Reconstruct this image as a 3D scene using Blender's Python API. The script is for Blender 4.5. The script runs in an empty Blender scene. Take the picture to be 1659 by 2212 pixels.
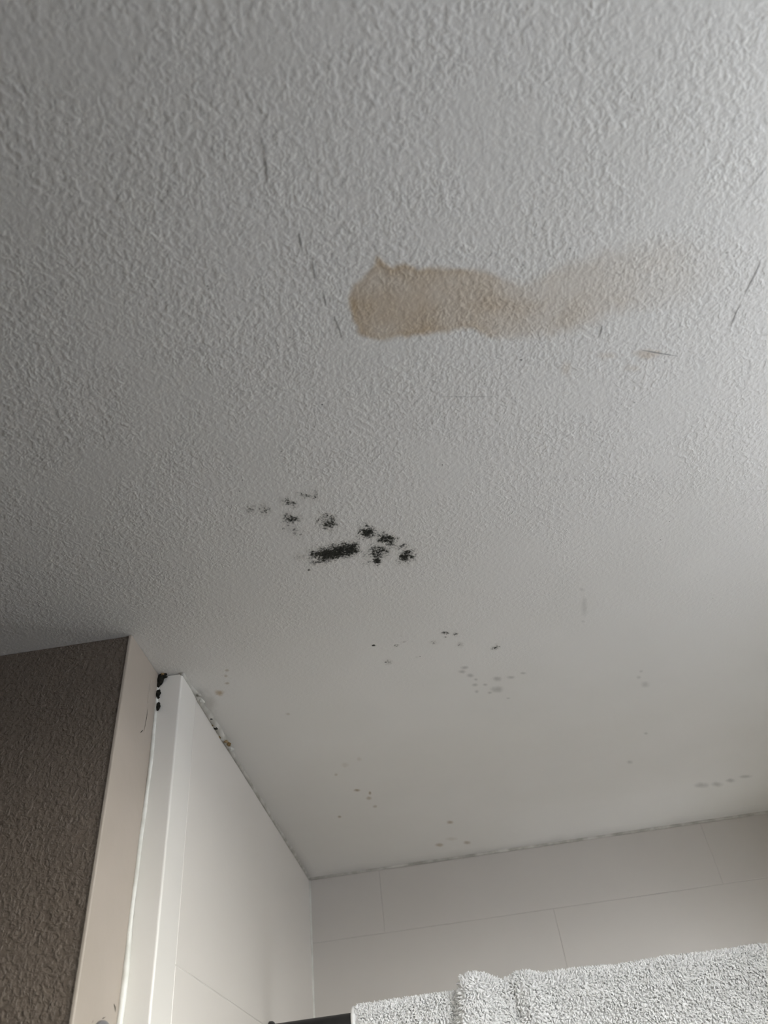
import bpy, bmesh, math
import numpy as np
from mathutils import Matrix, Vector

sc = bpy.context.scene
C = sc.collection
rng = np.random.default_rng(7)

# ------------------------------------------------------------------ camera
FPX, CX, CY = 1605.6, 829.5, 1106.0
YAW, PITCH, ROLL = -0.0205, 0.7425, -0.1388
EYE = np.array([0.0, 0.0, 1.9])
CEIL = 2.4
_f = np.array([math.sin(YAW)*math.cos(PITCH), math.cos(YAW)*math.cos(PITCH), math.sin(PITCH)])
_r = np.array([math.cos(YAW), -math.sin(YAW), 0.0])
_u = np.cross(_r, _f)
RGT = math.cos(ROLL)*_r + math.sin(ROLL)*_u
UPV = -math.sin(ROLL)*_r + math.cos(ROLL)*_u
FWD = _f
cam = bpy.data.cameras.new('camera')
cam.sensor_fit = 'VERTICAL'
cam.sensor_height = 36.0
cam.lens = FPX*36.0/2212.0
cam.clip_start = 0.02
cam.dof.use_dof = True
cam.dof.focus_distance = 0.92
cam.dof.aperture_fstop = 6.5
cam_o = bpy.data.objects.new('camera', cam)
M = Matrix.Identity(4)
for i in range(3):
    M[i][0], M[i][1], M[i][2], M[i][3] = RGT[i], UPV[i], -FWD[i], EYE[i]
cam_o.matrix_world = M
C.objects.link(cam_o)
sc.camera = cam_o

# ------------------------------------------------------------------ world, window daylight, exposure
world = bpy.data.worlds.new('overcast_sky')
sc.world = world
world.use_nodes = True
SKY_L, GROUND_L = 31.0, 7.2
_wt = world.node_tree
_bg = _wt.nodes['Background']
_tc = _wt.nodes.new('ShaderNodeTexCoord')
_sx = _wt.nodes.new('ShaderNodeSeparateXYZ')
_mr = _wt.nodes.new('ShaderNodeMapRange'); _mr.interpolation_type = 'SMOOTHSTEP'
_mr.inputs[1].default_value = -0.02; _mr.inputs[2].default_value = 0.04
_mx = _wt.nodes.new('ShaderNodeMix'); _mx.data_type = 'RGBA'
_mx.inputs[6].default_value = (GROUND_L*0.965, GROUND_L*0.985, GROUND_L*1.08, 1)      # lit ground and facades outside
_mx.inputs[7].default_value = (SKY_L*1.015, SKY_L*0.985, SKY_L*0.96, 1)              # bright overcast sky
_wt.links.new(_tc.outputs['Generated'], _sx.inputs[0])
_wt.links.new(_sx.outputs[2], _mr.inputs[0])
_wt.links.new(_mr.outputs[0], _mx.inputs[0])
_wt.links.new(_mx.outputs[2], _bg.inputs[0])
_bg.inputs[1].default_value = 1.0

WIN_X = 0.74
WINDOWS = [(-0.22, 0.56, 1.90, 2.365), (1.12, 1.50, 1.62, 1.98)]      # openings in the right-hand wall, the second added to light the shower end: y0, y1, z0, z1
REAR_Y, REAR_FILL_WIN = -1.3, (-0.04, 0.68, 2.03, 2.345)                     # unseen opening added in the rear wall to brighten the towel: x0, x1, z0, z1
for k_, (y0, y1, z0, z1) in enumerate(WINDOWS+[REAR_FILL_WIN]):
    al = bpy.data.lights.new('window_portal', 'AREA')       # portal: guides the sky light through the window opening
    al.shape = 'RECTANGLE'
    al.size = y1-y0
    al.size_y = z1-z0
    al.cycles.is_portal = True
    al_o = bpy.data.objects.new('window_portal', al)
    al_o.location = (WIN_X+0.075, (y0+y1)/2, (z0+z1)/2)
    al_o.rotation_euler = (math.pi/2, 0, math.pi/2)         # local -Z looks to -X
    if k_ == 2:
        al_o.location = ((y0+y1)/2, REAR_Y-0.075, (z0+z1)/2)
        al_o.rotation_euler = (math.pi/2, 0, math.pi)       # local -Z looks to +Y
    C.objects.link(al_o)

vs = sc.view_settings
vs.view_transform = 'Standard'
vs.look = 'None'
vs.exposure = 0.0
vs.gamma = 1.0
vs.use_curve_mapping = False

# ------------------------------------------------------------------ helpers
def ray(x, y):
    return FWD + RGT*(x-CX)/FPX - UPV*(y-CY)/FPX
def on_ceiling(x, y):
    d = ray(x, y); return EYE + d*((CEIL-EYE[2])/d[2])
def on_y(x, y, Y):
    d = ray(x, y); return EYE + d*(Y/d[1])
def on_x(x, y, X):
    d = ray(x, y); return EYE + d*(X/d[0])
def project(P):
    v = np.asarray(P)-EYE
    z = v@FWD
    return CX+FPX*(v@RGT)/z, CY-FPX*(v@UPV)/z

def link(name, me, mat, parent=None, smooth=False):
    o = bpy.data.objects.new(name, me)
    C.objects.link(o)
    if mat is not None and not me.materials:
        me.materials.append(mat)
    if parent is not None:
        o.parent = parent
    if smooth:
        me.polygons.foreach_set('use_smooth', [True]*len(me.polygons))
    return o
def mesh(name, verts, faces):
    me = bpy.data.meshes.new(name)
    me.from_pydata([tuple(map(float, v)) for v in verts], [], [tuple(f) for f in faces])
    me.update()
    return me
def box_mesh(name, lo, hi, bevel=0.0, seg=2):
    bm = bmesh.new()
    add_box(bm, lo, hi)
    if bevel > 0:
        bmesh.ops.bevel(bm, geom=bm.edges[:], offset=bevel, segments=seg, affect='EDGES', profile=0.5)
    me = bpy.data.meshes.new(name)
    bm.to_mesh(me); bm.free()
    return me
def add_box(bm, lo, hi):
    vs_ = [bm.verts.new((x, y, z)) for z in (lo[2], hi[2]) for y in (lo[1], hi[1]) for x in (lo[0], hi[0])]
    for f in ((0, 2, 3, 1), (4, 5, 7, 6), (0, 1, 5, 4), (2, 6, 7, 3), (0, 4, 6, 2), (1, 3, 7, 5)):
        bm.faces.new([vs_[i] for i in f])
def boxes_mesh(name, lst):
    bm = bmesh.new()
    for lo, hi in lst:
        add_box(bm, lo, hi)
    me = bpy.data.meshes.new(name)
    bm.to_mesh(me); bm.free()
    return me
def tube_mesh(name, pts, radii, sides=8, squash=None):
    """closed tube along a polyline with a radius per point"""
    pts = np.asarray(pts, float); n = len(pts)
    tang = np.gradient(pts, axis=0)
    tang /= np.linalg.norm(tang, axis=1)[:, None]
    ref = np.array([0.0, 0, 1]) if abs(tang[0][2]) < 0.9 else np.array([1.0, 0, 0])
    verts = []; faces = []
    for i in range(n):
        a = np.cross(tang[i], ref); a /= np.linalg.norm(a); b = np.cross(tang[i], a)
        for k in range(sides):
            t = 2*math.pi*k/sides
            verts.append(pts[i]+radii[i]*(math.cos(t)*a+math.sin(t)*b))
    for i in range(n-1):
        for k in range(sides):
            k2 = (k+1) % sides
            faces.append((i*sides+k, i*sides+k2, (i+1)*sides+k2, (i+1)*sides+k))
    faces.append(tuple(range(sides))[::-1])
    faces.append(tuple((n-1)*sides+k for k in range(sides)))
    return mesh(name, verts, faces)
def lathe_mesh(name, prof, origin, axis, sides=24):
    """profile (distance along axis, radius) turned round an axis"""
    axis = np.asarray(axis, float); axis /= np.linalg.norm(axis)
    ref = np.array([0.0, 0, 1]) if abs(axis[2]) < 0.9 else np.array([1.0, 0, 0])
    a = np.cross(axis, ref); a /= np.linalg.norm(a); b = np.cross(axis, a)
    verts = []; faces = []
    for d, r in prof:
        for k in range(sides):
            t = 2*math.pi*k/sides
            verts.append(np.asarray(origin)+axis*d+r*(math.cos(t)*a+math.sin(t)*b))
    for i in range(len(prof)-1):
        for k in range(sides):
            k2 = (k+1) % sides
            faces.append((i*sides+k, i*sides+k2, (i+1)*sides+k2, (i+1)*sides+k))
    faces.append(tuple(range(sides))[::-1])
    faces.append(tuple((len(prof)-1)*sides+k for k in range(sides)))
    return mesh(name, verts, faces)
def tag(o, label=None, cat=None, group=None, kind=None):
    if label: o['label'] = label
    if cat: o['category'] = cat
    if group: o['group'] = group
    if kind: o['kind'] = kind
    return o

def vnoise(x, y, seed=0):
    """smooth value noise in 0..1"""
    r = np.random.default_rng(seed).random((64, 64))
    xi = np.floor(x).astype(int); yi = np.floor(y).astype(int)
    fx = x-xi; fy = y-yi
    fx = fx*fx*(3-2*fx); fy = fy*fy*(3-2*fy)
    g = lambda a, b: r[a % 64, b % 64]
    return (g(xi, yi)*(1-fx)+g(xi+1, yi)*fx)*(1-fy)+(g(xi, yi+1)*(1-fx)+g(xi+1, yi+1)*fx)*fy
def fbm(x, y, seed=0, oct=4):
    s = 0; a = 0.5; t = 0
    for k in range(oct):
        s = s+a*vnoise(x*2**k, y*2**k, seed+k); t += a; a *= 0.5
    return s/t
def sstep(a, b, x):
    t = np.clip((x-a)/(b-a), 0, 1)
    return t*t*(3-2*t)

# ------------------------------------------------------------------ materials
class NT:
    def __init__(self, name):
        self.m = bpy.data.materials.new(name)
        self.m.use_nodes = True
        self.t = self.m.node_tree
        self.b = self.t.nodes['Principled BSDF']
    def n(self, typ, **kw):
        nd = self.t.nodes.new(typ)
        for k, v in kw.items():
            setattr(nd, k, v)
        return nd
    def l(self, a, b):
        self.t.links.new(a, b)
    def put(self, sock, v):
        if hasattr(v, 'is_linked') or isinstance(v, bpy.types.NodeSocket):
            self.l(v, sock)
        else:
            sock.default_value = v
    def math(self, op, a, b=None, c=None, clamp=False):
        nd = self.n('ShaderNodeMath', operation=op, use_clamp=clamp)
        self.put(nd.inputs[0], a)
        if b is not None: self.put(nd.inputs[1], b)
        if c is not None: self.put(nd.inputs[2], c)
        return nd.outputs[0]
    def pos(self):
        return self.n('ShaderNodeNewGeometry').outputs['Position']
    def noise(self, vec, scale, detail=2, rough=0.5, dist=0.0):
        nd = self.n('ShaderNodeTexNoise')
        self.l(vec, nd.inputs['Vector'])
        nd.inputs['Scale'].default_value = scale
        nd.inputs['Detail'].default_value = detail
        nd.inputs['Roughness'].default_value = rough
        nd.inputs['Distortion'].default_value = dist
        return nd.outputs['Fac']
    def mrange(self, v, a, b, c=0.0, d=1.0, smooth=True):
        nd = self.n('ShaderNodeMapRange', interpolation_type='SMOOTHSTEP' if smooth else 'LINEAR')
        self.put(nd.inputs[0], v)
        self.put(nd.inputs[1], a); self.put(nd.inputs[2], b)
        self.put(nd.inputs[3], c); self.put(nd.inputs[4], d)
        return nd.outputs[0]
    def mix(self, fac, a, b, blend='MIX'):
        nd = self.n('ShaderNodeMix', data_type='RGBA', blend_type=blend)
        self.put(nd.inputs[0], fac)
        for s, v in ((nd.inputs[6], a), (nd.inputs[7], b)):
            if isinstance(v, tuple): s.default_value = (*v, 1)
            else: self.l(v, s)
        return nd.outputs[2]
    def attr(self, name):
        return self.n('ShaderNodeAttribute', attribute_name=name).outputs['Fac']
    def bump(self, h, dist, strength=1.0):
        nd = self.n('ShaderNodeBump')
        nd.inputs['Distance'].default_value = dist
        self.put(nd.inputs['Strength'], strength)
        self.l(h, nd.inputs['Height'])
        self.l(nd.outputs[0], self.b.inputs['Normal'])
    def set(self, color=None, rough=None, spec=None, metal=None):
        if color is not None:
            if isinstance(color, tuple): self.b.inputs['Base Color'].default_value = (*color, 1)
            else: self.l(color, self.b.inputs['Base Color'])
        if rough is not None: self.put(self.b.inputs['Roughness'], rough)
        if spec is not None: self.b.inputs['Specular IOR Level'].default_value = spec
        if metal is not None: self.b.inputs['Metallic'].default_value = metal
        return self.m

def relief(t, p, s1, s2):
    """roller stipple: short crooked ridges, pits and plateaus"""
    n1 = t.noise(p, s1, 2.5, 0.5, 0.6)
    r1 = t.math('SUBTRACT', 1.0, t.math('MULTIPLY', t.math('ABSOLUTE', t.math('SUBTRACT', n1, 0.5)), 7.0), clamp=True)
    r1 = t.math('POWER', r1, 1.6)
    gate = t.mrange(t.noise(p, s1*0.45, 2.0, 0.5), 0.36, 0.62)
    r1 = t.math('MULTIPLY', r1, gate)
    n2 = t.noise(p, s2, 3.0, 0.55, 0.2)
    bl = t.mrange(n2, 0.40, 0.66)
    h = t.math('ADD', t.math('MULTIPLY', r1, 0.46), t.math('MULTIPLY', bl, 0.62))
    n3 = t.noise(p, s2*3.1, 2.0, 0.5)
    return t.math('ADD', h, t.math('MULTIPLY', n3, 0.24))

def ceiling_material():
    t = NT('ceiling_paint')
    p = t.pos()
    sep = t.n('ShaderNodeSeparateXYZ'); t.l(p, sep.inputs[0])
    y = sep.outputs[1]
    h = relief(t, p, 120.0, 205.0)
    # the shower end was painted over more smoothly
    amp = t.mrange(t.math('ADD', y, t.math('MULTIPLY', t.noise(p, 5.0, 2.0), 0.35)), 0.72, 1.12, 1.0, 0.10)
    patch = t.mrange(t.noise(p, 13.0, 2.0), 0.34, 0.52, 0.55, 1.0)
    amp = t.math('MULTIPLY', amp, patch)
    t.bump(h, 0.00046, amp)
    tone = t.mrange(t.noise(p, 4.0, 3.0), 0.3, 0.7, 0.0, 1.0)
    base = t.mix(tone, (0.745, 0.725, 0.685), (0.775, 0.755, 0.72))
    # brown water stain
    s = t.attr('stain')
    s = t.math('MULTIPLY', s, t.mrange(t.noise(p, 26.0, 3.0), 0.25, 0.75, 0.72, 1.15), clamp=True)
    base = t.mix(s, base, (0.525, 0.415, 0.29))
    # mould: soft grey halo plus hard black specks
    m = t.attr('mould')
    n = t.noise(p, 350.0, 5.0, 0.72, 0.8)
    n = t.mrange(n, 0.28, 0.72, -0.62, 0.62, smooth=False)
    k = t.mrange(t.math('ADD', m, n), 0.38, 0.88)
    k = t.math('MULTIPLY', k, t.mrange(m, 0.02, 0.22))
    halo = t.math('MULTIPLY', m, 0.34, clamp=True)
    base = t.mix(halo, base, (0.30, 0.27, 0.19))
    base = t.mix(k, base, (0.010, 0.011, 0.007))
    # plain grey smears
    base = t.mix(t.attr('grime'), base, (0.16, 0.155, 0.13))
    t.set(base, 0.62, 0.25)
    return t.m

def wall_brown():
    t = NT('taupe_textured_paint')
    p = t.pos()
    h = relief(t, p, 135.0, 240.0)
    t.bump(h, 0.0011, 1.0)
    tone = t.noise(p, 6.0, 3.0)
    t.set(t.mix(tone, (0.124, 0.098, 0.075), (0.148, 0.118, 0.092)), 0.42, 0.45)
    return t.m
def plain(name, c1, c2, rough, scale=8.0, bumpd=0.0, bscale=300.0, spec=0.4, metal=None):
    t = NT(name)
    p = t.pos()
    if bumpd: t.bump(t.noise(p, bscale, 3.0), bumpd)
    t.set(t.mix(t.mrange(t.noise(p, scale, 3.0), 0.3, 0.7), c1, c2), rough, spec, metal)
    return t.m

M_CEIL = ceiling_material()
M_BROWN = wall_brown()
M_REVEAL = plain('taupe_smooth_paint', (0.375, 0.325, 0.27), (0.41, 0.355, 0.30), 0.42, 9.0, 0.0003, 60.0)
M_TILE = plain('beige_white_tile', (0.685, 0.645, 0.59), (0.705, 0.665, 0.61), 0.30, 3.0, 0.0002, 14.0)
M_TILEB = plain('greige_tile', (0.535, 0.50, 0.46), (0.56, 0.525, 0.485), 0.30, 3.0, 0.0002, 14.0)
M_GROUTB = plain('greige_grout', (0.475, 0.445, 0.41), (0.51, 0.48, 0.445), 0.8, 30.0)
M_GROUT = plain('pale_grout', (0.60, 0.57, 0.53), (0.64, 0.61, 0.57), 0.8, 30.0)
M_TRIM = plain('white_trim', (0.71, 0.68, 0.625), (0.735, 0.705, 0.655), 0.32, 5.0, 0.0002, 30.0)
M_SEAL = plain('sealant', (0.62, 0.61, 0.55), (0.74, 0.73, 0.68), 0.38, 60.0, 0.0008, 140.0)
M_SEALD = plain('grimy_sealant', (0.36, 0.345, 0.30), (0.58, 0.56, 0.51), 0.6, 45.0, 0.0008, 160.0)
M_MOULD = plain('black_mould', (0.008, 0.008, 0.006), (0.022, 0.020, 0.014), 0.85, 300.0, 0.001, 500.0, 0.2)
M_RUST = plain('brown_crumbs', (0.17, 0.10, 0.035), (0.40, 0.30, 0.17), 0.8, 300.0, 0.001, 500.0, 0.2)
M_CRACK = plain('hairline_crack', (0.30, 0.29, 0.28), (0.38, 0.37, 0.355), 0.8, 100.0)
M_RAIL = plain('black_metal', (0.020, 0.020, 0.021), (0.028, 0.028, 0.029), 0.42, 20.0, spec=0.5)
M_HOOK = plain('grey_metal', (0.22, 0.22, 0.235), (0.26, 0.26, 0.275), 0.35, 30.0, metal=0.6)
M_PAINT = plain('white_wall_paint', (0.60, 0.585, 0.56), (0.63, 0.615, 0.59), 0.6, 4.0, 0.0006, 160.0)
M_FLOOR = plain('grey_floor_tile', (0.16, 0.155, 0.15), (0.20, 0.195, 0.19), 0.4, 6.0)
M_FRAME = plain('white_window_frame', (0.78, 0.78, 0.77), (0.80, 0.80, 0.79), 0.35, 6.0)
def pane_mat():
    t = NT('clear_glass')
    out = t.t.nodes['Material Output']
    tr = t.n('ShaderNodeBsdfTransparent'); tr.inputs[0].default_value = (0.95, 0.97, 0.97, 1)
    gl = t.n('ShaderNodeBsdfGlossy'); gl.inputs['Roughness'].default_value = 0.02
    mx = t.n('ShaderNodeMixShader'); mx.inputs[0].default_value = 0.06
    t.l(tr.outputs[0], mx.inputs[1]); t.l(gl.outputs[0], mx.inputs[2]); t.l(mx.outputs[0], out.inputs[0])
    return t.m
M_PANE = pane_mat()
def towel_mat():
    t = NT('white_terry')
    p = t.pos()
    out = t.t.nodes['Material Output']
    col = t.mix(t.mrange(t.noise(p, 60.0, 3.0), 0.3, 0.7), (0.97, 0.965, 0.955), (0.985, 0.98, 0.975))
    t.set(col, 0.9, 0.1)
    tr = t.n('ShaderNodeBsdfTranslucent'); t.l(col, tr.inputs[0])
    mx = t.n('ShaderNodeMixShader'); mx.inputs[0].default_value = 0.05
    t.l(t.b.outputs[0], mx.inputs[1]); t.l(tr.outputs[0], mx.inputs[2]); t.l(mx.outputs[0], out.inputs[0])
    return t.m
M_TOWEL = towel_mat()

# ------------------------------------------------------------------ the room
XL, YB, YF, YS, XREV = -0.290, 1.612, 0.686, 0.778, -0.318
XR, YR, XW = 0.74, -1.3, -1.35

def ceiling_mesh():
    xs = np.linspace(XW-0.1, XR+0.12, 90); ys = np.linspace(YR-0.1, YB+0.12, 120)
    v = [(x, y, CEIL) for y in ys for x in xs]
    nx = len(xs)
    f = [(j*nx+i, (j+1)*nx+i, (j+1)*nx+i+1, j*nx+i+1) for j in range(len(ys)-1) for i in range(nx-1)]
    n0 = len(v)
    v += [(xs[0], ys[0], CEIL+.1), (xs[-1], ys[0], CEIL+.1), (xs[-1], ys[-1], CEIL+.1), (xs[0], ys[-1], CEIL+.1)]
    f.append((n0, n0+1, n0+2, n0+3))
    return mesh('ceiling', v, f)
ceiling = tag(link('ceiling', ceiling_mesh(), M_CEIL), kind='structure')
floor = tag(link('floor', box_mesh('floor', (XW-.1, YR-.1, -0.1), (XR+.1, YB+.1, 0)), M_FLOOR), kind='structure')

# dark taupe wall that faces the camera, with its smooth narrow reveal
wall_front = tag(link('wall_front', box_mesh('wall_front', (XW, YF, 0), (XREV-0.0032, YS+0.003, CEIL-0.0005)), M_BROWN), kind='structure')
def reveal_mesh():
    bm = bmesh.new()
    add_box(bm, (XREV-0.0032, YF-0.0016, 0), (XREV, YS, CEIL-0.0005))
    ed = [e for e in bm.edges if abs(e.verts[0].co.x-e.verts[1].co.x) < 1e-6 and abs(e.verts[0].co.y-e.verts[1].co.y) < 1e-6
          and e.verts[0].co.x > XREV-0.0001 and e.verts[0].co.y < YF]
    bmesh.ops.bevel(bm, geom=ed, offset=0.0015, segments=4, affect='EDGES', profile=0.5)
    me = bpy.data.meshes.new('reveal'); bm.to_mesh(me); bm.free()
    return me
tag(link('reveal', reveal_mesh(), M_REVEAL, wall_front), 'smooth lighter taupe end face of the dark wall')

# white profile that closes the tiling
trim = tag(link('trim_1', box_mesh('trim_1', (XREV, YS, 0), (XL+0.0008, 0.836, CEIL-0.0005), 0.0022, 3), M_TRIM), kind='structure')

# tiled walls: grout bed with every tile a piece of its own
wall_left = tag(link('wall_left', box_mesh('wall_left', (XL-0.12, YS+0.004, 0), (XL-0.0005, YB+0.1, CEIL-0.0005)), M_GROUT), kind='structure')
wall_back = tag(link('wall_back', box_mesh('wall_back', (XL-0.1, YB+0.0005, 0), (XR+0.1, YB+0.1, CEIL-0.0005)), M_GROUTB), kind='structure')
J = 0.0006
TH = 0.302
z_hi = CEIL-0.004; z_lo = 2.096
row = 0
while z_hi > 0.05:
    cuts = [0.8368, YB] if row % 2 == 0 else [0.8368, 1.18, YB]
    if row == 1: cuts = [0.8368, YB]
    for a, b in zip(cuts[:-1], cuts[1:]):
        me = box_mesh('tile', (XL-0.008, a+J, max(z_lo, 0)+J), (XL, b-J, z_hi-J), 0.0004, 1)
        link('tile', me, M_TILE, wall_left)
    z_hi = z_lo; z_lo -= TH; row += 1
z_hi = CEIL-0.004; z_lo = 2.280; row = 0
while z_hi > 0.05:
    cuts = [XL, -0.145, 0.517, XR] if row % 2 == 0 else [XL, 0.186, XR]
    for a, b in zip(cuts[:-1], cuts[1:]):
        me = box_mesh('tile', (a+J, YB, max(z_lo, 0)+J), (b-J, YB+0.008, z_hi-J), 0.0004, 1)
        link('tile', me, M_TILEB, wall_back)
    z_hi = z_lo; z_lo -= TH; row += 1

# the rest of the room behind and beside the camera
def holed_wall():
    ys = sorted({YR, YB+.1, 0.80, *[v for w in WINDOWS for v in w[:2]]})
    lst = []
    for a, b in zip(ys[:-1], ys[1:]):
        w = [w for w in WINDOWS if w[0] <= a and b <= w[1]]
        if w:
            lst += [((XR, a, 0), (XR+.07, b, w[0][2])), ((XR, a, w[0][3]), (XR+.07, b, CEIL-.0005))]
        else:
            lst.append(((XR, a, 0), (XR+.07, b, CEIL-.0005)))
    return boxes_mesh('wall_right', lst)
wall_right = tag(link('wall_right', holed_wall(), M_BROWN), kind='structure')
wall_right.data.materials.append(M_TILE)                    # tiled in the shower, taupe paint in the room
for pl in wall_right.data.polygons:
    if pl.center.y > 0.70: pl.material_index = 1
_x0, _x1, _z0, _z1 = REAR_FILL_WIN
tag(link('wall_rear', boxes_mesh('wall_rear', [((XW-.1, YR-.07, 0), (_x0, YR, CEIL-.0005)), ((_x1, YR-.07, 0), (XR+.07, YR, CEIL-.0005)),
    ((_x0, YR-.07, 0), (_x1, YR, _z0)), ((_x0, YR-.07, _z1), (_x1, YR, CEIL-.0005))]), M_BROWN), kind='structure')
tag(link('wall_side', box_mesh('wall_side', (XW-.1, YR, 0), (XW, YS, CEIL-.0005)), M_BROWN), kind='structure')
for i, (a0, a1, z0, z1) in enumerate(WINDOWS+[REAR_FILL_WIN]):
    win = bpy.data.objects.new('window_%d' % (i+1), None); C.objects.link(win)  # all out of view; the shower and rear ones are added as fill
    if i < 2:
        T = lambda lo, hi: ((XR+lo[0], lo[1], lo[2]), (XR+hi[0], hi[1], hi[2]))
        win.location = (XR+.05, (a0+a1)/2, z0)
    else:
        T = lambda lo, hi: ((lo[1], YR-hi[0], lo[2]), (hi[1], YR-lo[0], hi[2]))
        win.location = ((a0+a1)/2, YR-.05, z0)
    tag(win, kind='structure')
    w = 0.022
    for nm, me, mat in (('window_frame', boxes_mesh('window_frame', [
            T((.03, a0, z0), (.07, a0+w, z1)), T((.03, a1-w, z0), (.07, a1, z1)),
            T((.03, a0+w, z0), (.07, a1-w, z0+w)), T((.03, a0+w, z1-w), (.07, a1-w, z1))]), M_FRAME),
            ('pane', box_mesh('pane', *T((.048, a0+w, z0+w), (.052, a1-w, z1-w))), M_PANE)):
        o = link(nm, me, mat, win)
        o.matrix_parent_inverse = Matrix.Translation(-Vector(win.location))

# ------------------------------------------------------------------ sealant beads
def wob(n, seed, sc_=1.0):
    x = np.linspace(0, n*sc_, n)
    return fbm(x, x*0+seed*3.1, seed, 3)-0.5
def bead(name, pts, rad, mat, parent, label=None, sides=8):
    o = link(name, tube_mesh(name, pts, rad, sides), mat, parent, True)
    if label: o['label'] = label
    return o
# vertical bead between reveal and white profile (crooked, thick lower down)
n = 90
zz = np.linspace(CEIL-0.004, 1.2, n)
w1 = wob(n, 3, 0.12)
lo = sstep(2.30, 2.0, zz)
bead('sealant_bead', np.stack([XREV+0.0012+0.0025*lo*0.4+w1*0.004, YS-0.0012-lo*0.002+w1*0.005, zz], 1),
     0.0022+0.0012*lo+0.0016*wob(n, 5, 0.3), M_SEAL, trim, 'crooked white sealant bead beside the smooth taupe end face')
# left wall to ceiling: lumpy near the profile, thin towards the corner
n = 160
yy = np.linspace(YS, YB, n)
lump = sstep(1.06, 0.92, yy)*sstep(0.80, 0.85, yy)
w2 = wob(n, 11, 0.16); w3 = wob(n, 17, 0.45)
bead('sealant_bead', np.stack([XL+0.0004+lump*0.003*(0.4+w3)+w2*0.003, yy, CEIL-0.0012+w3*0.001-lump*0.0005], 1),
     0.0028+lump*0.0016*(0.9+w3)+0.0012*w2, M_SEALD, wall_left, 'grimy uneven sealant joint under the ceiling')
n = 120
xx = np.linspace(XL, XR, n)
w4 = wob(n, 23, 0.12)
bead('sealant_bead', np.stack([xx, YB-0.0002+w4*0.0015, CEIL-0.0010+w4*0.0006], 1), 0.0034+0.0010*w4, M_SEALD, wall_back)
zz = np.linspace(CEIL-0.004, 0.0, 60)
bead('sealant_bead', np.stack([XL+0.0009+zz*0, YB-0.0009+zz*0, zz], 1), 0.0020+zz*0, M_SEAL, wall_back)
n = 60
xx = np.linspace(XW, XREV, n); w5 = wob(n, 31, 0.2)

# ------------------------------------------------------------------ marks on the ceiling
MARKS = []
def patch(name, dens, bbox, res, label, drop=0, group=None):
    """register a mark: dens(px,py) -> dict of attributes"""
    MARKS.append((name, dens, bbox, res, label))
def build_marks():
    """every mark becomes its own patch of ceiling skin; where marks overlap each patch carries the strongest of them"""
    for i, (name, dens, (x0, y0, x1, y1), res, label) in enumerate(MARKS):
        cs = np.array([on_ceiling(x, y) for x in (x0, (x0+x1)/2, x1) for y in (y0, (y0+y1)/2, y1)])
        lo = cs.min(0); hi = cs.max(0)
        nx = max(3, int((hi[0]-lo[0])/res)); ny = max(3, int((hi[1]-lo[1])/res))
        gx, gy = np.meshgrid(np.linspace(lo[0], hi[0], nx), np.linspace(lo[1], hi[1], ny))
        P = np.stack([gx, gy, np.full_like(gx, CEIL)], -1).reshape(-1, 3)
        px, py = project(P)
        tot = (sum(dens(px, py).values())+px*0).reshape(ny, nx)
        keep = np.maximum(np.maximum(tot[:-1, :-1], tot[1:, :-1]), np.maximum(tot[:-1, 1:], tot[1:, 1:])) > 0.03
        idx = np.arange(nx*ny).reshape(ny, nx)
        q = np.stack([idx[:-1, :-1], idx[1:, :-1], idx[1:, 1:], idx[:-1, 1:]], -1)[keep]
        if len(q) == 0:
            continue
        used, inv = np.unique(q, return_inverse=True)
        V = P[used]; V[:, 2] -= 0.00002+0.000002*i
        px, py = px[used], py[used]
        at = {'stain': px*0, 'mould': px*0, 'grime': px*0}
        for (_, d2, (a0, b0, a1, b1), _, _) in MARKS:
            if a0 > px.max() or a1 < px.min() or b0 > py.max() or b1 < py.min():
                continue
            for k, v in d2(px, py).items():
                at[k] = np.maximum(at[k], v)
        me = mesh(name, V, inv.reshape(-1, 4).tolist())
        for k, v in at.items():
            A = me.attributes.new(k, 'FLOAT', 'POINT')
            A.data.foreach_set('value', v.astype(np.float32))
        o = link(name, me, M_CEIL, ceiling)
        if label: o['label'] = label

# -- the big brown water stain
STAIN = np.array([(752, 640), (762, 612), (785, 598), (806, 572), (814, 553), (832, 562), (848, 572), (874, 562), (905, 576), (960, 574), (1047, 578),
    (1081, 594), (1133, 604), (1191, 577), (1249, 556), (1336, 526), (1451, 505), (1545, 512), (1600, 560), (1590, 620), (1509, 655), (1422, 672), (1336, 684),
    (1290, 708), (1191, 730), (1105, 735), (1058, 732), (1024, 714), (954, 721), (873, 732), (816, 738), (778, 726), (757, 694)], float)
def poly_sdf(px, py, poly):
    d = np.full(px.shape, 1e9); inside = np.zeros(px.shape, bool)
    for a, b in zip(poly, np.roll(poly, -1, 0)):
        e = b-a
        t = np.clip(((px-a[0])*e[0]+(py-a[1])*e[1])/(e@e), 0, 1)
        d = np.minimum(d, np.hypot(px-a[0]-t*e[0], py-a[1]-t*e[1]))
        c = (a[1] > py) != (b[1] > py)
        with np.errstate(divide='ignore', invalid='ignore'):
            xi = a[0]+(py-a[1])*e[0]/(e[1] if e[1] else 1e-9)
        inside ^= c & (px < xi)
    return np.where(inside, d, -d)
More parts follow.
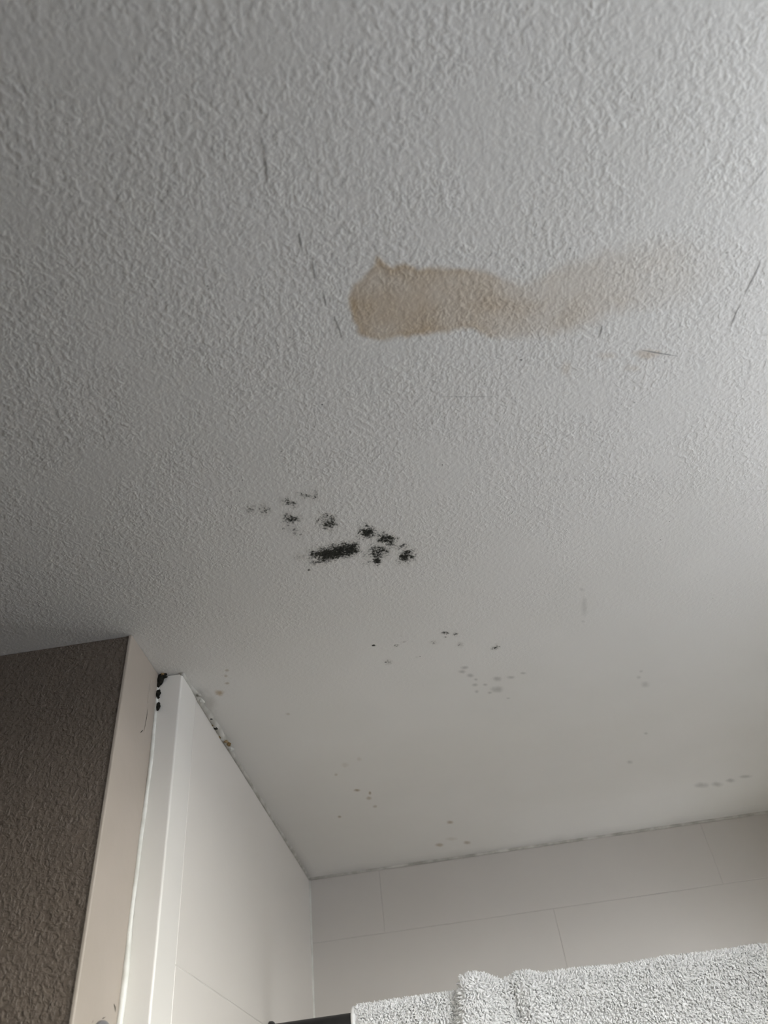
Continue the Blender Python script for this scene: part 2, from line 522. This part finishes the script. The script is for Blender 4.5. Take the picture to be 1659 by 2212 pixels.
def stain_d(px, py):
    s = poly_sdf(px, py, STAIN)+14*(fbm(px/22, py/22, 41)-0.5)
    soft = np.interp(px, [760, 1000, 1200, 1450, 1600], [9, 14, 26, 50, 70])
    a = sstep(-soft*0.35, soft, s)
    prof = np.interp(px, [740, 800, 900, 1010, 1070, 1140, 1240, 1330, 1420, 1500, 1570, 1620], [.92, .98, .98, .82, .66, .52, .50, .38, .26, .13, .05, 0])
    # the strong core runs along the middle; the lower right lobe is paler
    core = 0.78+0.22*sstep(-30, 40, 25-np.abs(py-655-0.02*(px-900)))
    rim = 0.14*np.exp(-((s-9)/7)**2)*(px < 1080)
    return {'stain': np.clip(a*prof*core*(0.82+0.4*fbm(px/60, py/60, 43))+rim*a, 0, 1)}
patch('water_stain', stain_d, (735, 490, 1640, 760), 0.0016, 'brown elongated water stain fading towards the right')
def faint_d(px, py):
    v = 0
    for cx, cy, rx, ry, k in ((1398, 765, 34, 12, .42), (1310, 768, 24, 9, .25), (1365, 795, 22, 10, .2), (1222, 795, 12, 22, .28), (1420, 762, 12, 7, .5)):
        v = np.maximum(v, k*sstep(1.2, .3, np.hypot((px-cx)/rx, (py-cy)/ry)+.7*(fbm(px/14, py/14, 51)-.5)))
    return {'stain': v}
patch('water_stain', faint_d, (1200, 740, 1450, 830), 0.0016, 'faint small tan stains below the big stain')

# -- mould
def blob(cx, cy, rx, ry, ang=0, k=1.0, hard=0.25, seed=0, key='mould', ragged=0.5):
    ca, sa = math.cos(math.radians(ang)), math.sin(math.radians(ang))
    def f(px, py):
        u = ((px-cx)*ca+(py-cy)*sa)/rx; v = (-(px-cx)*sa+(py-cy)*ca)/ry
        r = np.hypot(u, v)+ragged*(fbm(px/9+seed, py/7+seed*2, 60+seed)-0.5)*1.6
        return {key: k*sstep(1.15, hard, r)}
    m = max(rx, ry)*1.5
    return f, (cx-m, cy-m, cx+m, cy+m)
def streak():
    a = np.array([(668, 1192), (700, 1182), (730, 1176), (772, 1171), (775, 1188), (766, 1199), (740, 1206), (700, 1213), (671, 1221), (668, 1216), (690, 1208), (672, 1204)], float)
    def f(px, py):
        s = poly_sdf(px, py, a)+13*(fbm(px/11, py/8, 71)-0.5)
        return {'mould': 1.10*sstep(-14, 14, s)*np.interp(px, [665, 700, 770], [.82, 1, 1])}
    return f, (650, 1155, 795, 1235)
f, bb = streak()
patch('mould_patch', f, bb, 0.0011, 'largest black mould streak on the ceiling')
MAIN = [((793, 1150, 19, 17, 0, .86, .05), 'dark round mould spot above the gap in the cluster'),
        ((835, 1166, 26, 16, 20, .84, .05), 'dark mould spot at the top right of the cluster'),
        ((814, 1194, 32, 20, -25, .68, .2), 'speckled open mould ring right of the big streak'),
        ((813, 1212, 12, 8, 15, .95, .1), 'small black mould core below the ring'),
        ((879, 1202, 23, 16, -15, .88, .0), 'rightmost dark mould spot of the cluster'),
        ((866, 1180, 24, 10, 10, .48, .1), 'faint mould haze above the rightmost spot'),
        ((708, 1130, 25, 18, 25, .74, .1), 'dark mould spot above the big streak'),
        ((630, 1120, 21, 12, 10, .72, .1), 'dark speckled mould spot left of the cluster'),
        ((625, 1086, 20, 9, 20, .60, .1), 'brownish speckled mould spot, upper left'),
        ((655, 1070, 18, 10, 0, .46, .1), 'thin mould specks at the top of the cluster'),
        ((681, 1070, 10, 12, 0, .55, .1), 'small mould fleck at the top of the cluster'),
        ((541, 1100, 14, 10, 0, .45, .1), 'faint mould specks, leftmost of the cluster'),
        ((570, 1100, 15, 13, 30, .50, .1), 'faint mould specks beside the leftmost ones'),
        ((648, 1204, 16, 10, 0, .33, .1), 'faint grey mould trace left of the big streak'),
        ((630, 1142, 34, 14, 30, .34, .1), 'faint grey mould haze under the left spot'),
        ((668, 1231, 5, 3, 0, .7, .1), 'tiny mould dot under the big streak')]
for i, (a, lab) in enumerate(MAIN):
    a = (a[0], a[1], a[2]*1.38, a[3]*1.42, a[4], a[5]*1.1+.05, a[6]*.5); f, bb = blob(*a, seed=i)
    patch('mould_patch', f, bb, 0.0011, lab, drop=0.00022+0.00002*i)
# second, fainter cluster nearer the shower
SEC = [(807, 1394, 6, 3, 0, .95), (857, 1394, 9, 4, -10, .62), (874, 1386, 9, 3, -15, .5), (868, 1374, 3, 2, 0, .7), (938, 1388, 14, 7, 0, .50), (961, 1367, 11, 5, 0, .82),
       (984, 1369, 9, 7, 10, .62), (962, 1376, 7, 3, 0, .8), (994, 1391, 11, 9, -20, .56), (1071, 1399, 16, 6, -15, .60), (1072, 1391, 4, 2, 0, .55), (840, 1430, 12, 7, 10, .56),
       (900, 1419, 4, 2, 0, .65), (907, 1418, 2, 2, 0, .65)]
for i, a in enumerate(SEC):
    f, bb = blob(*a, hard=.1, seed=30+i)
    patch('mould_patch', f, bb, 0.0013, None, drop=0.00022)
def smear(lst, seed, amp):
    def f(px, py):
        v = 0
        for cx, cy, rx, ry in lst:
            v = np.maximum(v, amp*sstep(1.25, .1, np.hypot((px-cx)/rx, (py-cy)/ry)+.6*(fbm(px/8, py/6, seed)-.5)))
        return {'grime': v}
    c = np.array(lst)
    return f, (c[:, 0].min()-30, c[:, 1].min()-20, c[:, 0].max()+30, c[:, 1].max()+20)
SM = [([(1004, 1442, 9, 4), (998, 1451, 10, 4), (1016, 1459, 8, 5), (1028, 1468, 5, 3), (1026, 1479, 7, 4), (1030, 1494, 5, 4), (1048, 1479, 6, 3)], .38, 'faint grey mould smears in a diagonal row'),
      ([(1074, 1466, 11, 6), (1104, 1463, 10, 4), (1130, 1454, 8, 3), (1074, 1489, 15, 8), (1058, 1496, 5, 3), (1098, 1508, 5, 2)], .36, 'faint grey mould smears right of the diagonal row'),
      ([(1257, 1273, 7, 4), (1262, 1310, 8, 22), (1259, 1342, 4, 3)], .22, 'faint grey vertical smear on the ceiling'),
      ([(1385, 1450, 5, 3), (1380, 1463, 6, 4), (1394, 1478, 10, 8)], .25, 'faint grey specks in the smooth ceiling area'),
      ([(1395, 1584, 5, 3), (1360, 1646, 7, 4)], .30, None),
      ([(1515, 1696, 18, 7), (1548, 1694, 14, 6), (1579, 1686, 11, 5), (1610, 1677, 14, 4)], .36, 'grey smears near the back wall on the right')]
for i, (lst, amp, lab) in enumerate(SM):
    f, bb = smear(lst, 80+i, amp)
    patch('mould_smear', f, bb, 0.0016, lab)
# brown specks over the shower corner
SP = [(771, 1707, 7, 3, .7), (799, 1713, 3, 4, .75), (797, 1724, 6, 4, .35), (810, 1742, 5, 3, .4), (733, 1764, 4, 3, .6), (972, 1776, 7, 4, .5), (949, 1825, 9, 4, .4),
      (1009, 1820, 8, 4, .45), (975, 1812, 14, 4, .15), (726, 1673, 4, 3, .35), (745, 1652, 8, 6, .15), (776, 1640, 6, 5, .12), (490, 1448, 5, 3, .4), (488, 1460, 4, 3, .4), (491, 1476, 5, 3, .45), (622, 1542, 5, 3, .3)]
for i, (x, y, rx, ry, k) in enumerate(SP):
    def f(px, py, x=x, y=y, rx=rx, ry=ry, k=k, i=i):
        v = sstep(1.3, .2, np.hypot((px-x)/rx, (py-y)/ry)+.5*(fbm(px/4, py/4, 90+i)-.5))
        return {'stain': np.clip(v*k*1.4, 0, 1), 'grime': v*k*0.55}
    patch('brown_speck', f, (x-rx*2-4, y-ry*2-4, x+rx*2+4, y+ry*2+4), 0.0012, None)
def tan_d(px, py):
    v = sstep(1.2, .2, np.hypot((px-475)/12, (py-1496)/7)+.9*(fbm(px/5, py/4, 120)-.5))
    return {'stain': np.clip(v*.95, 0, 1), 'grime': v*.1}
patch('brown_speck', tan_d, (450, 1480, 500, 1512), 0.0012, 'tan flake mark beside the white profile')
def dirt_d(px, py):
    s = sstep(1.2, .1, np.hypot((px-447)/26, (py-1520)/30)+.8*(fbm(px/12, py/10, 130)-.5))
    return {'grime': s*.22, 'stain': s*.1}
patch('mould_smear', dirt_d, (405, 1470, 500, 1570), 0.0016, 'grey dirty ceiling patch around the end of the white profile')
# grime along the left shower joint, grey line along the back one
def joint_d(px, py):
    a = np.array([(430, 1500), (470, 1585), (500, 1640), (560, 1735), (610, 1812), (664, 1892)], float)
    d = np.full(px.shape, 1e9)
    for p, q in zip(a[:-1], a[1:]):
        e = q-p; t = np.clip(((px-p[0])*e[0]+(py-p[1])*e[1])/(e@e), 0, 1)
        d = np.minimum(d, np.hypot(px-p[0]-t*e[0], py-p[1]-t*e[1]))
    k = 0.35+0.9*(fbm(px/40, py/40, 140)-.3)+0.6*sstep(1790, 1880, py)
    return {'grime': np.clip(.45*k*np.exp(-(d/9)**1.3), 0, .6)}
patch('mould_smear', joint_d, (410, 1480, 700, 1905), 0.0025, 'grey grime along the joint over the left tiled wall')
def joint2_d(px, py):
    yl = 1897-0.1517*(px-670)
    k = 0.3+1.1*(fbm(px/60, py/60, 150)-.3)
    return {'grime': np.clip(.36*k*np.exp(-(np.abs(py-yl)/6)), 0, .5)}  # ceiling darkens unevenly towards the back joint
patch('mould_smear', joint2_d, (660, 1735, 1700, 1900), 0.004, 'grey grime along the joint over the back wall')

build_marks()

# -- small pinholes in the paint and hairline cracks
def ribbon(pts, w, name, label=None):
    P = np.array([on_ceiling(*p) for p in pts]); P[:, 2] -= 0.00024
    # soften into more points
    t = np.linspace(0, len(P)-1, len(P)*5)
    Q = np.stack([np.interp(t, np.arange(len(P)), P[:, k]) for k in range(3)], 1)
    d = np.gradient(Q, axis=0); nrm = np.stack([-d[:, 1], d[:, 0], d[:, 0]*0], 1); nrm /= np.linalg.norm(nrm, axis=1)[:, None]
    n = len(Q)
    ww = w*np.sin(np.linspace(0.12, math.pi-0.12, n))**0.6*(0.75+0.5*rng.random(n))
    v = np.concatenate([Q+nrm*ww[:, None]/2, Q-nrm*ww[:, None]/2])
    o = link(name, mesh(name, v, [(i, i+1, n+i+1, n+i) for i in range(n-1)]), M_CRACK, ceiling)
    if label: o['label'] = label
CR = [[(645, 504), (649, 520), (653, 543)], [(675, 563), (678, 585), (680, 605)], [(698, 632), (701, 645), (704, 660)], [(722, 684), (731, 705), (739, 732)],
      [(1300, 702), (1299, 715), (1291, 731)], [(1643, 565), (1630, 595), (1606, 640)], [(1600, 655), (1590, 675), (1578, 705)], [(1387, 756), (1420, 762), (1464, 769)],
      [(560, 284), (566, 305), (576, 330)], [(569, 340), (575, 360), (578, 400)], [(1656, 360), (1640, 380), (1612, 415)],
      [(1055, 556), (1060, 550), (1064, 545)], [(960, 856), (1010, 857), (1070, 856)]]
for i, c in enumerate(CR):
    ribbon(c, 0.0009 if i not in (12, 10, 8) else 0.0004, 'hairline_crack')
for i in range(46):
    x = rng.uniform(350, 1650); y = rng.uniform(520, 1300)
    c = on_ceiling(x, y); r = rng.uniform(0.00035, 0.0007)
    k = 7
    v = [(c[0]+r*math.cos(6.283*j/k)*rng.uniform(.7, 1.2), c[1]+r*math.sin(6.283*j/k)*rng.uniform(.7, 1.2), CEIL-0.00026) for j in range(k)]
    link('pinhole', mesh('pinhole', v, [tuple(range(k))[::-1]]), M_CRACK if i % 3 else M_MOULD, ceiling)

# ------------------------------------------------------------------ mould and crumbs in the joints
def lump_mesh(name, c, r, seed, squash=(1, 1, 1), rag=0.5):
    bm = bmesh.new()
    bmesh.ops.create_icosphere(bm, subdivisions=3, radius=1.0)
    for v in bm.verts:
        d = v.co.normalized()
        a = math.atan2(d.y, d.x); b = d.z
        k = 1+rag*(float(fbm(np.array(a*1.3+7+b*2), np.array(b*2.2+5), seed, 3))-0.5)*2
        v.co = Vector((d.x*squash[0], d.y*squash[1], d.z*squash[2]))*r*k+Vector(c)
    me = bpy.data.meshes.new(name); bm.to_mesh(me); bm.free()
    return me
BM = [(346, 1467, .0046, (1, .5, 1.5)), (351, 1459, .0036, (1.3, .5, .8)), (343, 1478, .0028, (.8, .5, 1.6)), (342, 1498, .0030, (.9, .5, 1.5)), (342.5, 1507, .0013, (1, .5, 1)), (342, 1526, .0029, (.8, .5, 1.6)), (355, 1463, .0022, (1.6, .5, .5))]
for i, (x, y, r, sq) in enumerate(BM):
    c = on_y(x, y, YS-0.0035)
    o = link('mould_spot', lump_mesh('mould_spot', c, r*1.1, 200+i, sq, 0.38), M_MOULD, trim, True)
o = link('rust_crumb', lump_mesh('rust_crumb', on_y(351, 1456, YS-0.005), 0.0022, 220, (1, .6, .8)), M_RUST, trim, True)
JC = [(466, 1573, .0026, M_MOULD), (473, 1592, .0030, M_RUST), (487, 1602, .0030, M_RUST), (494, 1608, .0028, M_RUST), (460, 1566, .0018, M_RUST), (455, 1553, .0016, M_MOULD), (462, 1580, .0032, M_SEALD), (480, 1597, .0030, M_SEALD),
      (431, 1502, .0024, M_SEALD), (436, 1541, .0028, M_SEAL), (442, 1552, .0030, M_SEAL), (436, 1514, .003, M_SEAL), (500, 1618, .003, M_SEAL)]
for i, (x, y, r, m) in enumerate(JC):
    d_ = ray(x, y); c = EYE+d_*((CEIL-0.0050-EYE[2])/d_[2])
    nm = {'black_mould': 'mould_spot', 'brown_crumbs': 'rust_crumb'}.get(m.name, 'sealant_crumb')
    link(nm, lump_mesh(nm, c, r, 240+i, (1.0, 1.6, 0.5), 0.8), m, wall_left, True)
# smeared filler and fine cracks on the smooth end face
def reveal_line(pts, w, name, mat, parent):
    P = np.array([on_x(x, y, XREV+0.0003) for x, y in pts])
    t = np.linspace(0, len(P)-1, len(P)*6)
    Q = np.stack([np.interp(t, np.arange(len(P)), P[:, k]) for k in range(3)], 1)
    n = len(Q)
    d = np.gradient(Q, axis=0); nr = np.stack([d[:, 0]*0, -d[:, 2], d[:, 1]], 1); nr /= np.linalg.norm(nr, axis=1)[:, None]+1e-9
    ww = w*np.sin(np.linspace(.15, math.pi-.15, n))*(.6+.8*rng.random(n))
    v = np.concatenate([Q+nr*ww[:, None]/2, Q-nr*ww[:, None]/2])
    return link(name, mesh(name, v, [(i, i+1, n+i+1, n+i) for i in range(n-1)]), mat, parent)
reveal_line([(320, 1530), (316, 1555), (311, 1580)], 0.0009, 'hairline_crack', M_MOULD, wall_front)
reveal_line([(309, 1577), (303, 1583)], 0.0010, 'hairline_crack', M_MOULD, wall_front)
reveal_line([(246, 2168), (249, 2176), (249, 2187)], 0.0012, 'scuff_mark', M_MOULD, wall_front)
reveal_line([(220, 2201), (228, 2197)], 0.0006, 'scuff_mark', M_MOULD, wall_front)
reveal_line([(202, 2203), (199, 2210)], 0.0006, 'scuff_mark', M_MOULD, wall_front)
for i, (x, y, r, sq) in enumerate([(325, 1483, .006, (.12, .6, 1.4)), (321, 1505, .005, (.1, .5, 1.8))]):
    c = on_x(x, y, XREV)
    link('filler_smear', lump_mesh('filler_smear', c, r, 260+i, sq, 0.3), M_REVEAL, wall_front, True)

# ------------------------------------------------------------------ small grey hook on the end face
hc = np.array([XREV, 0.743, 2.0128])
hook = bpy.data.objects.new('wall_hook', None); C.objects.link(hook); hook.location = hc
tag(hook, 'grey round metal wall hook at the bottom of the smooth taupe end face', 'hook')
def hchild(name, me, mat):
    o = link(name, me, mat, hook, True)
    o.matrix_parent_inverse = Matrix.Translation(-Vector(hc))
    return o
hchild('rose', lathe_mesh('rose', [(0, .0265), (.002, .0262), (.0042, .0240), (.0058, .0190), (.0066, .0120), (.0070, .0060)], hc, (1, 0, 0), 40), M_HOOK)
hchild('peg', tube_mesh('peg', [hc+np.array(v) for v in ((.005, 0, -.002), (.014, 0, -.006), (.022, 0, -.013), (.027, 0, -.020), (.033, 0, -.018), (.037, 0, -.011))], [.006, .0052, .005, .005, .005, .0056], 14), M_HOOK)

# ------------------------------------------------------------------ black rail over the shower
RY, RZ, RR = 1.258, 2.0885, 0.0128
rail = bpy.data.objects.new('towel_rail', None); C.objects.link(rail); rail.location = (XL, RY, RZ)
tag(rail, 'straight black metal rail spanning the shower under the white towel', 'rail')
def rchild(name, me, mat):
    o = link(name, me, mat, rail, True)
    o.matrix_parent_inverse = Matrix.Translation(-Vector(rail.location))
    return o
rchild('bar', lathe_mesh('bar', [(0.004, RR), (XR-XL-0.004, RR)], (XL, RY, RZ), (1, 0, 0), 32), M_RAIL)
for x, s in ((XL, 1), (XR, -1)):
    rchild('flange', lathe_mesh('flange', [(0, .0165), (.004, .0165), (.0065, .0150), (.0075, .0128)], (x, RY, RZ), (s, 0, 0), 32), M_RAIL)

# ------------------------------------------------------------------ towel over the rail
TX0, TX1 = -0.166, 0.64
ZF, ZK = 1.52, 1.66
def fold(x, s):
    """extra lift of the cloth; s = distance down the front from the top (m)"""
    xs = x+0.20*np.clip(s, 0, .12)                 # creases lean to the left going down
    a = 0.0195*sstep(-0.0125, -0.0045, xs)*(1-0.80*sstep(0.012, 0.056, xs))
    xs2 = x-0.16*np.clip(s, 0, .12)
    a = a+0.0085*np.exp(-((xs2-0.078)/0.020)**2)
    a = a-0.0060*np.exp(-((xs2-0.055)/0.0055)**2)*sstep(0.005, 0.03, s)
    a = a+0.0030*np.exp(-((x-0.14)/0.05)**2)
    a = a+0.0030*(fbm(x*14+3, s*9+1, 301, 3)-0.5)*sstep(0.0, 0.06, x)
    a = a+0.020*(fbm(x*12+9-s*8, s*6+4, 305, 3)-0.5)*sstep(0.005, 0.06, s)*sstep(0.02, 0.09, x)
    return a
R0 = RR+0.0045
ARC = math.pi*R0
def surf(x, v):
    """v: path length, 0 at the very top, positive down the front"""
    x = np.asarray(x, float); v = np.asarray(v, float)
    th = np.clip(v/R0, -math.pi/2, math.pi/2)
    f = fold(x, np.maximum(v-0.0*R0, 0))
    extra = np.sign(v)*np.maximum(np.abs(v)-R0*math.pi/2, 0)
    rr = R0+f
    y = RY-rr*np.sin(th)
    z = RZ+rr*np.cos(th)-np.abs(extra)
    return np.stack([x, y, z], -1)
VF = RZ-ZF+R0*(math.pi/2-0); VB = -(RZ-ZK+R0*math.pi/2)
def cloth():
    xs = np.arange(TX0, TX1, 0.004)
    vsq = np.concatenate([np.arange(VB, -0.04, 0.012), np.arange(-0.04, 0.24, 0.0035), np.arange(0.24, VF, 0.012)])
    X, V = np.meshgrid(xs, vsq)
    P = surf(X, V)
    ny, nx = X.shape
    e = 1e-4
    nrm = np.cross(surf(X+e, V)-surf(X-e, V), surf(X, V+e)-surf(X, V-e))
    nrm /= np.linalg.norm(nrm, axis=-1, keepdims=True)
    out = P; inn = P+0.0030*np.where((nrm[..., 2:3]*1 < 9), -1, 1)*nrm*SIGN
    v = np.concatenate([out.reshape(-1, 3), inn.reshape(-1, 3)])
    idx = np.arange(nx*ny).reshape(ny, nx); N = nx*ny
    f = np.stack([idx[:-1, :-1], idx[:-1, 1:], idx[1:, 1:], idx[1:, :-1]], -1).reshape(-1, 4).tolist()
    f += [[N+a for a in q[::-1]] for q in f]
    for i in range(nx-1):
        f.append([idx[0, i+1], idx[0, i], N+idx[0, i], N+idx[0, i+1]]); f.append([idx[-1, i], idx[-1, i+1], N+idx[-1, i+1], N+idx[-1, i]])
    for j in range(ny-1):
        f.append([idx[j, 0], idx[j+1, 0], N+idx[j+1, 0], N+idx[j, 0]]); f.append([idx[j+1, -1], idx[j, -1], N+idx[j, -1], N+idx[j+1, -1]])
    return mesh('cloth', v, f)
def surf_normal(x, v):
    e = 1e-4
    n_ = np.cross(surf(x+e, v)-surf(x-e, v), surf(x, v+e)-surf(x, v-e))
    return n_/np.linalg.norm(n_, axis=-1, keepdims=True)
# outward means away from the rail
SIGN = 1.0 if surf_normal(np.array([0.3]), np.array([0.0]))[0][2] > 0 else -1.0
towel = bpy.data.objects.new('towel', None); C.objects.link(towel); towel.location = ((TX0+TX1)/2, RY, ZF)
tag(towel, 'fluffy white terry towel draped over the black rail at lower right', 'towel')
def tchild(name, me, mat, smooth=True):
    o = link(name, me, mat, towel, smooth)
    o.matrix_parent_inverse = Matrix.Translation(-Vector(towel.location))
    return o
tchild('cloth', cloth(), M_TOWEL)
# woven hem along the left side
hv = np.concatenate([np.arange(VB, -0.05, 0.02), np.arange(-0.05, 0.10, 0.003), np.arange(0.10, VF, 0.015)])
hp = surf(np.full(hv.shape, TX0-0.001), hv)
tchild('hem', tube_mesh('hem', hp, np.full(len(hp), 0.0036), 8), M_TOWEL)

def pile():
    def scatter(v0, v1, sp):
        nx = int((TX1-TX0-0.006)/sp); nv = int((v1-v0)/sp)
        X, V = np.meshgrid(np.linspace(TX0+0.006, TX1-0.002, nx), np.linspace(v0, v1, nv))
        X = X+rng.uniform(-.55, .55, X.shape)*sp; V = V+rng.uniform(-.55, .55, V.shape)*sp
        return X.ravel(), V.ravel()
    parts = [scatter(-0.03, 0.034, 0.0019), scatter(0.034, 0.20, 0.0024), scatter(0.20, 0.36, 0.0036)]
    X = np.concatenate([p[0] for p in parts]); V = np.concatenate([p[1] for p in parts])
    n = len(X)
    P = surf(X, V); N = surf_normal(X, V)*SIGN
    P = P-N*0.0006
    # clumped lean of the loops, drooping a little
    ax = np.array([1.0, 0, 0]); T = np.cross(N, ax); T *= np.where((T[:, 2:3] > 0), -1, 1)
    cl = (fbm(X*70, V*70, 401, 2)-.5)*1.5; cl2 = (fbm(X*70+9, V*70+4, 411, 2)-.5)*1.5
    D = N*1.0+ax*(cl[:, None]+rng.normal(0, .26, (n, 1)))+T*(0.05+cl2[:, None]+rng.normal(0, .26, (n, 1)))
    D /= np.linalg.norm(D, axis=1)[:, None]
    L = rng.uniform(.0050, .0085, n); Rr = rng.uniform(.00125, .00165, n)
    S = np.cross(D, N+0.3*ax); S /= np.linalg.norm(S, axis=1)[:, None]+1e-9
    B = np.cross(D, S)
    bend = rng.normal(0, .25, (n, 1))*S+rng.normal(0, .25, (n, 1))*B+np.array([0, 0, -.22])
    K = 4
    prof = [(0, .85), (.4, 1.0), (.8, .85), (1.0, .25)]
    rings = []
    for t, w in prof:
        c = P+D*(L*t)[:, None]+bend*(L*t*t)[:, None]*0.8
        for k in range(K):
            a = 2*math.pi*k/K
            rings.append(c+(S*math.cos(a)+B*math.sin(a))*(Rr*w)[:, None])
    nv = len(rings)
    Vt = np.stack(rings, 1).reshape(-1, 3)
    fq = []
    for r in range(len(prof)-1):
        for k in range(K):
            k2 = (k+1) % K
            fq.append((r*K+k, r*K+k2, (r+1)*K+k2, (r+1)*K+k))
    fq.append(tuple((len(prof)-1)*K+k for k in range(K)))
    F = (np.arange(n)[:, None, None]*nv+np.array(fq)[None]).reshape(-1, 4)
    me = bpy.data.meshes.new('terry_pile')
    me.vertices.add(len(Vt)); me.vertices.foreach_set('co', Vt.astype(np.float32).ravel())
    me.loops.add(F.size); me.loops.foreach_set('vertex_index', F.astype(np.int32).ravel())
    me.polygons.add(len(F)); me.polygons.foreach_set('loop_start', np.arange(0, F.size, 4, dtype=np.int32))
    me.update(calc_edges=True)
    me.polygons.foreach_set('use_smooth', np.ones(len(F), bool))
    return me
tag(tchild('terry_pile', pile(), M_TOWEL), kind='stuff')
